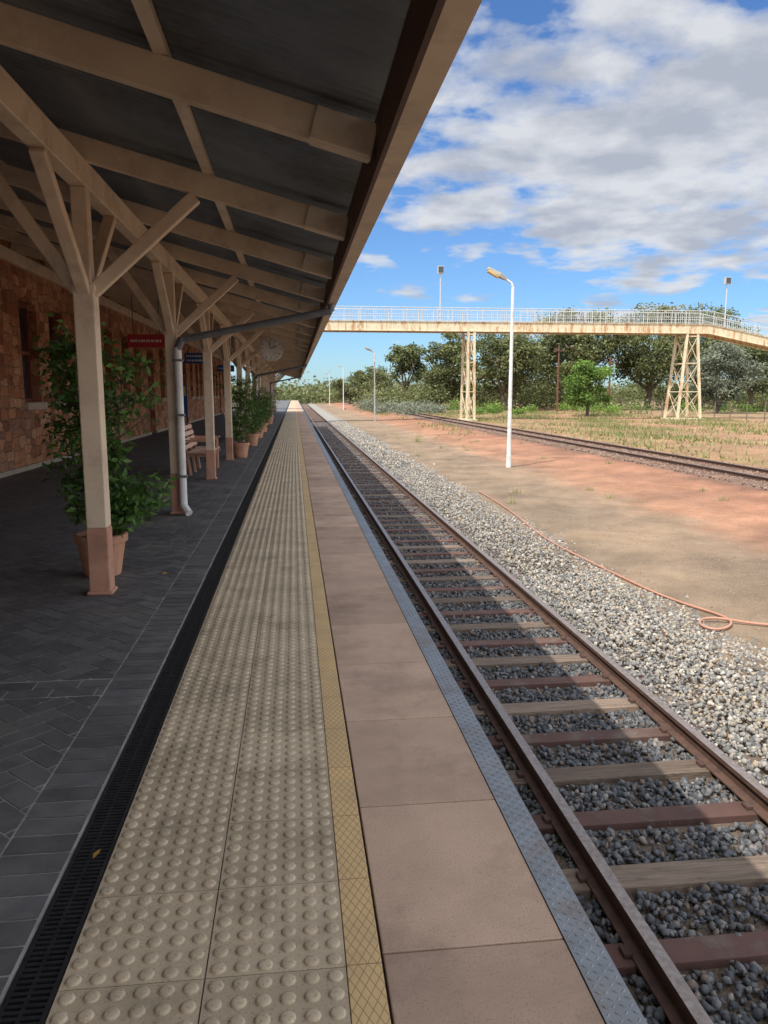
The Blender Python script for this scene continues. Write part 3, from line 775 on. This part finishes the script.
FN=E('wire_fence'); q=MB(); y=40
fpm=mat('fence_post_wood',(.22,.17,.13),(.14,.11,.09),5,.9)
while y<260: q.beam((45,y,-1.15),(45,y,.75),.08,.08); y+=3
for z in(-.8,-.4,0,.4,.7): q.cyl((45,40,z),(45,260,z),.010,n=4)
x=45
while x<110: q.beam((x,112,-1.15),(x,112,.75),.08,.08); x+=3
for z in(-.8,-.4,0,.4,.7): q.cyl((45,112,z),(110,112,z),.010,n=4)
q.obj('posts_and_wires',[fpm],FN)
for x,y,h in((37.5,108,9.5),(46,110,8),(21,150,7.5)):
    P=E('telegraph_pole'); q=MB(); q.cyl((x,y,-1.2),(x,y,-1.2+h),.16,.11,8); q.beam((x-.9,y-.14,h-2),(x+.9,y-.14,h-2),.10,.12); q.obj('pole',[mat('pole_wood',(.16,.08,.05),None,4,.9)],P)
def shed(x,y,w,d,h,col):
    S=E('tin_shed'); q=MB(); z=gz(x); q.box(x,x+w,y,y+d,z,z+h,0); q.grid([(x-.3,y-.3,z+h),(x+w+.3,y-.3,z+h),(x+w+.3,y+d/2,z+h+1.1),(x-.3,y+d/2,z+h+1.1),(x-.3,y+d+.3,z+h),(x+w+.3,y+d+.3,z+h)],[(0,1,2,3),(3,2,5,4)],1)
    q.box(x+w*.3,x+w*.3+1,y-.02,y-.005,z,z+2,2); q.box(x+w*.6,x+w*.6+1.2,y-.02,y-.005,z+1,z+1.9,2); q.obj('walls_and_roof',[col,sheetm,glass],S)
shed(5.5,262,7,6,2.6,mat('weathered_wall',(.42,.38,.32),None,2,.9))
cl=np.array([(-.72,2.55,.006),(-1.9,4.0,.004),(-2.4,7.5,.004),(-1.2,6.9,.004),(.5,9,.004),(-3.4,9.4,.004),(3.9,7.2,-1.30)])
leaves('fallen_leaves',cl,.0,np.full(len(cl),.05),np.ones(len(cl)),mat('dry_leaf',(.5,.25,.05),None,5,.7),None,.5)

# ------------------------------------------------------------------ camera, light, world
cam=bpy.data.cameras.new('camera'); co=bpy.data.objects.new('camera',cam); C.objects.link(co)
co.location=(0,0,1.6); co.rotation_euler=(math.radians(90-8.79),0,math.radians(-6.59))
cam.sensor_fit='VERTICAL'; cam.sensor_height=36; cam.sensor_width=27; cam.lens=27.07; cam.clip_end=6000; cam.clip_start=.05
bpy.context.scene.camera=co
dirv=Vector((2.2,1.9,-4.1)).normalized()
sl=bpy.data.lights.new('sun','SUN'); sl.energy=5.0; sl.angle=math.radians(.53); sl.color=(1,.94,.86)
so=bpy.data.objects.new('sun',sl); C.objects.link(so); so.rotation_euler=dirv.to_track_quat('-Z','Y').to_euler(); so.location=(-10,-10,20)
w_=bpy.data.worlds.new('World'); bpy.context.scene.world=w_; w_.use_nodes=True; nt=w_.node_tree; nt.nodes.clear()
out=N(nt,'ShaderNodeOutputWorld'); bg=N(nt,'ShaderNodeBackground'); nt.links.new(bg.outputs[0],out.inputs[0])
sky=N(nt,'ShaderNodeTexSky'); sky.sky_type='NISHITA'; sky.sun_disc=False
sky.sun_elevation=math.asin(-dirv.z); sky.sun_rotation=math.atan2(-dirv.x,-dirv.y); sky.air_density=1.0; sky.dust_density=.3; sky.ozone_density=2.0
tc=N(nt,'ShaderNodeTexCoord'); sp=N(nt,'ShaderNodeSeparateXYZ'); nt.links.new(tc.outputs['Generated'],sp.inputs[0])
zc=M(nt,'ADD',M(nt,'MAXIMUM',sp.outputs[2],.0),.14)
px=M(nt,'DIVIDE',sp.outputs[0],zc); py=M(nt,'DIVIDE',sp.outputs[1],zc)
cb=N(nt,'ShaderNodeCombineXYZ'); nt.links.new(px,cb.inputs[0]); nt.links.new(py,cb.inputs[1]); cb.inputs[2].default_value=.37
n1=noise(nt,cb.outputs[0],1.5,3,.5); n2=noise(nt,cb.outputs[0],4.6,10,.54)
den=M(nt,'ADD',M(nt,'MULTIPLY',n1,.5),M(nt,'MULTIPLY',n2,.5))
bias=ramp(nt,M(nt,'DIVIDE',py,10.0,clamp=True),[(0,(.60,)*3),(.13,(.50,)*3),(.155,(.50,)*3),(.18,(.55,)*3),(.26,(.58,)*3),(.30,(.49,)*3),(.335,(.40,)*3),(.37,(.45,)*3),(.42,(.44,)*3),(.47,(.38,)*3),(1,(.38,)*3)])
offview=MR(nt,sp.outputs[1],.62,.15,0,1)  # more cloud added outside the view, to carry the platform fill light
den=M(nt,'ADD',M(nt,'ADD',den,M(nt,'SUBTRACT',bias,.5)),M(nt,'MULTIPLY',offview,.10))
den=M(nt,'ADD',den,MR(nt,px,.2,1.1,-.03,.05))
mask=ramp(nt,den,[(.485,(0,0,0)),(.53,(.6,.6,.6)),(.59,(1,1,1))])
mask=M(nt,'MULTIPLY',mask,.93)
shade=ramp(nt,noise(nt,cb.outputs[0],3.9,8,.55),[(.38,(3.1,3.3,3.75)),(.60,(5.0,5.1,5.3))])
fill_gain=MR(nt,sp.outputs[1],.62,.1,1.0,2.3)  # unseen clouds made brighter than the visible ones, added as platform fill light
shade=mix(nt,1.0,shade,fill_gain,'MULTIPLY')
skyc=mix(nt,1.0,sky.outputs[0],(.50,.72,1.0),'MULTIPLY')
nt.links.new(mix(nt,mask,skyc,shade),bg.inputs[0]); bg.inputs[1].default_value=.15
sc=bpy.context.scene; sc.view_settings.view_transform='Standard'; sc.view_settings.look='None'; sc.view_settings.exposure=0
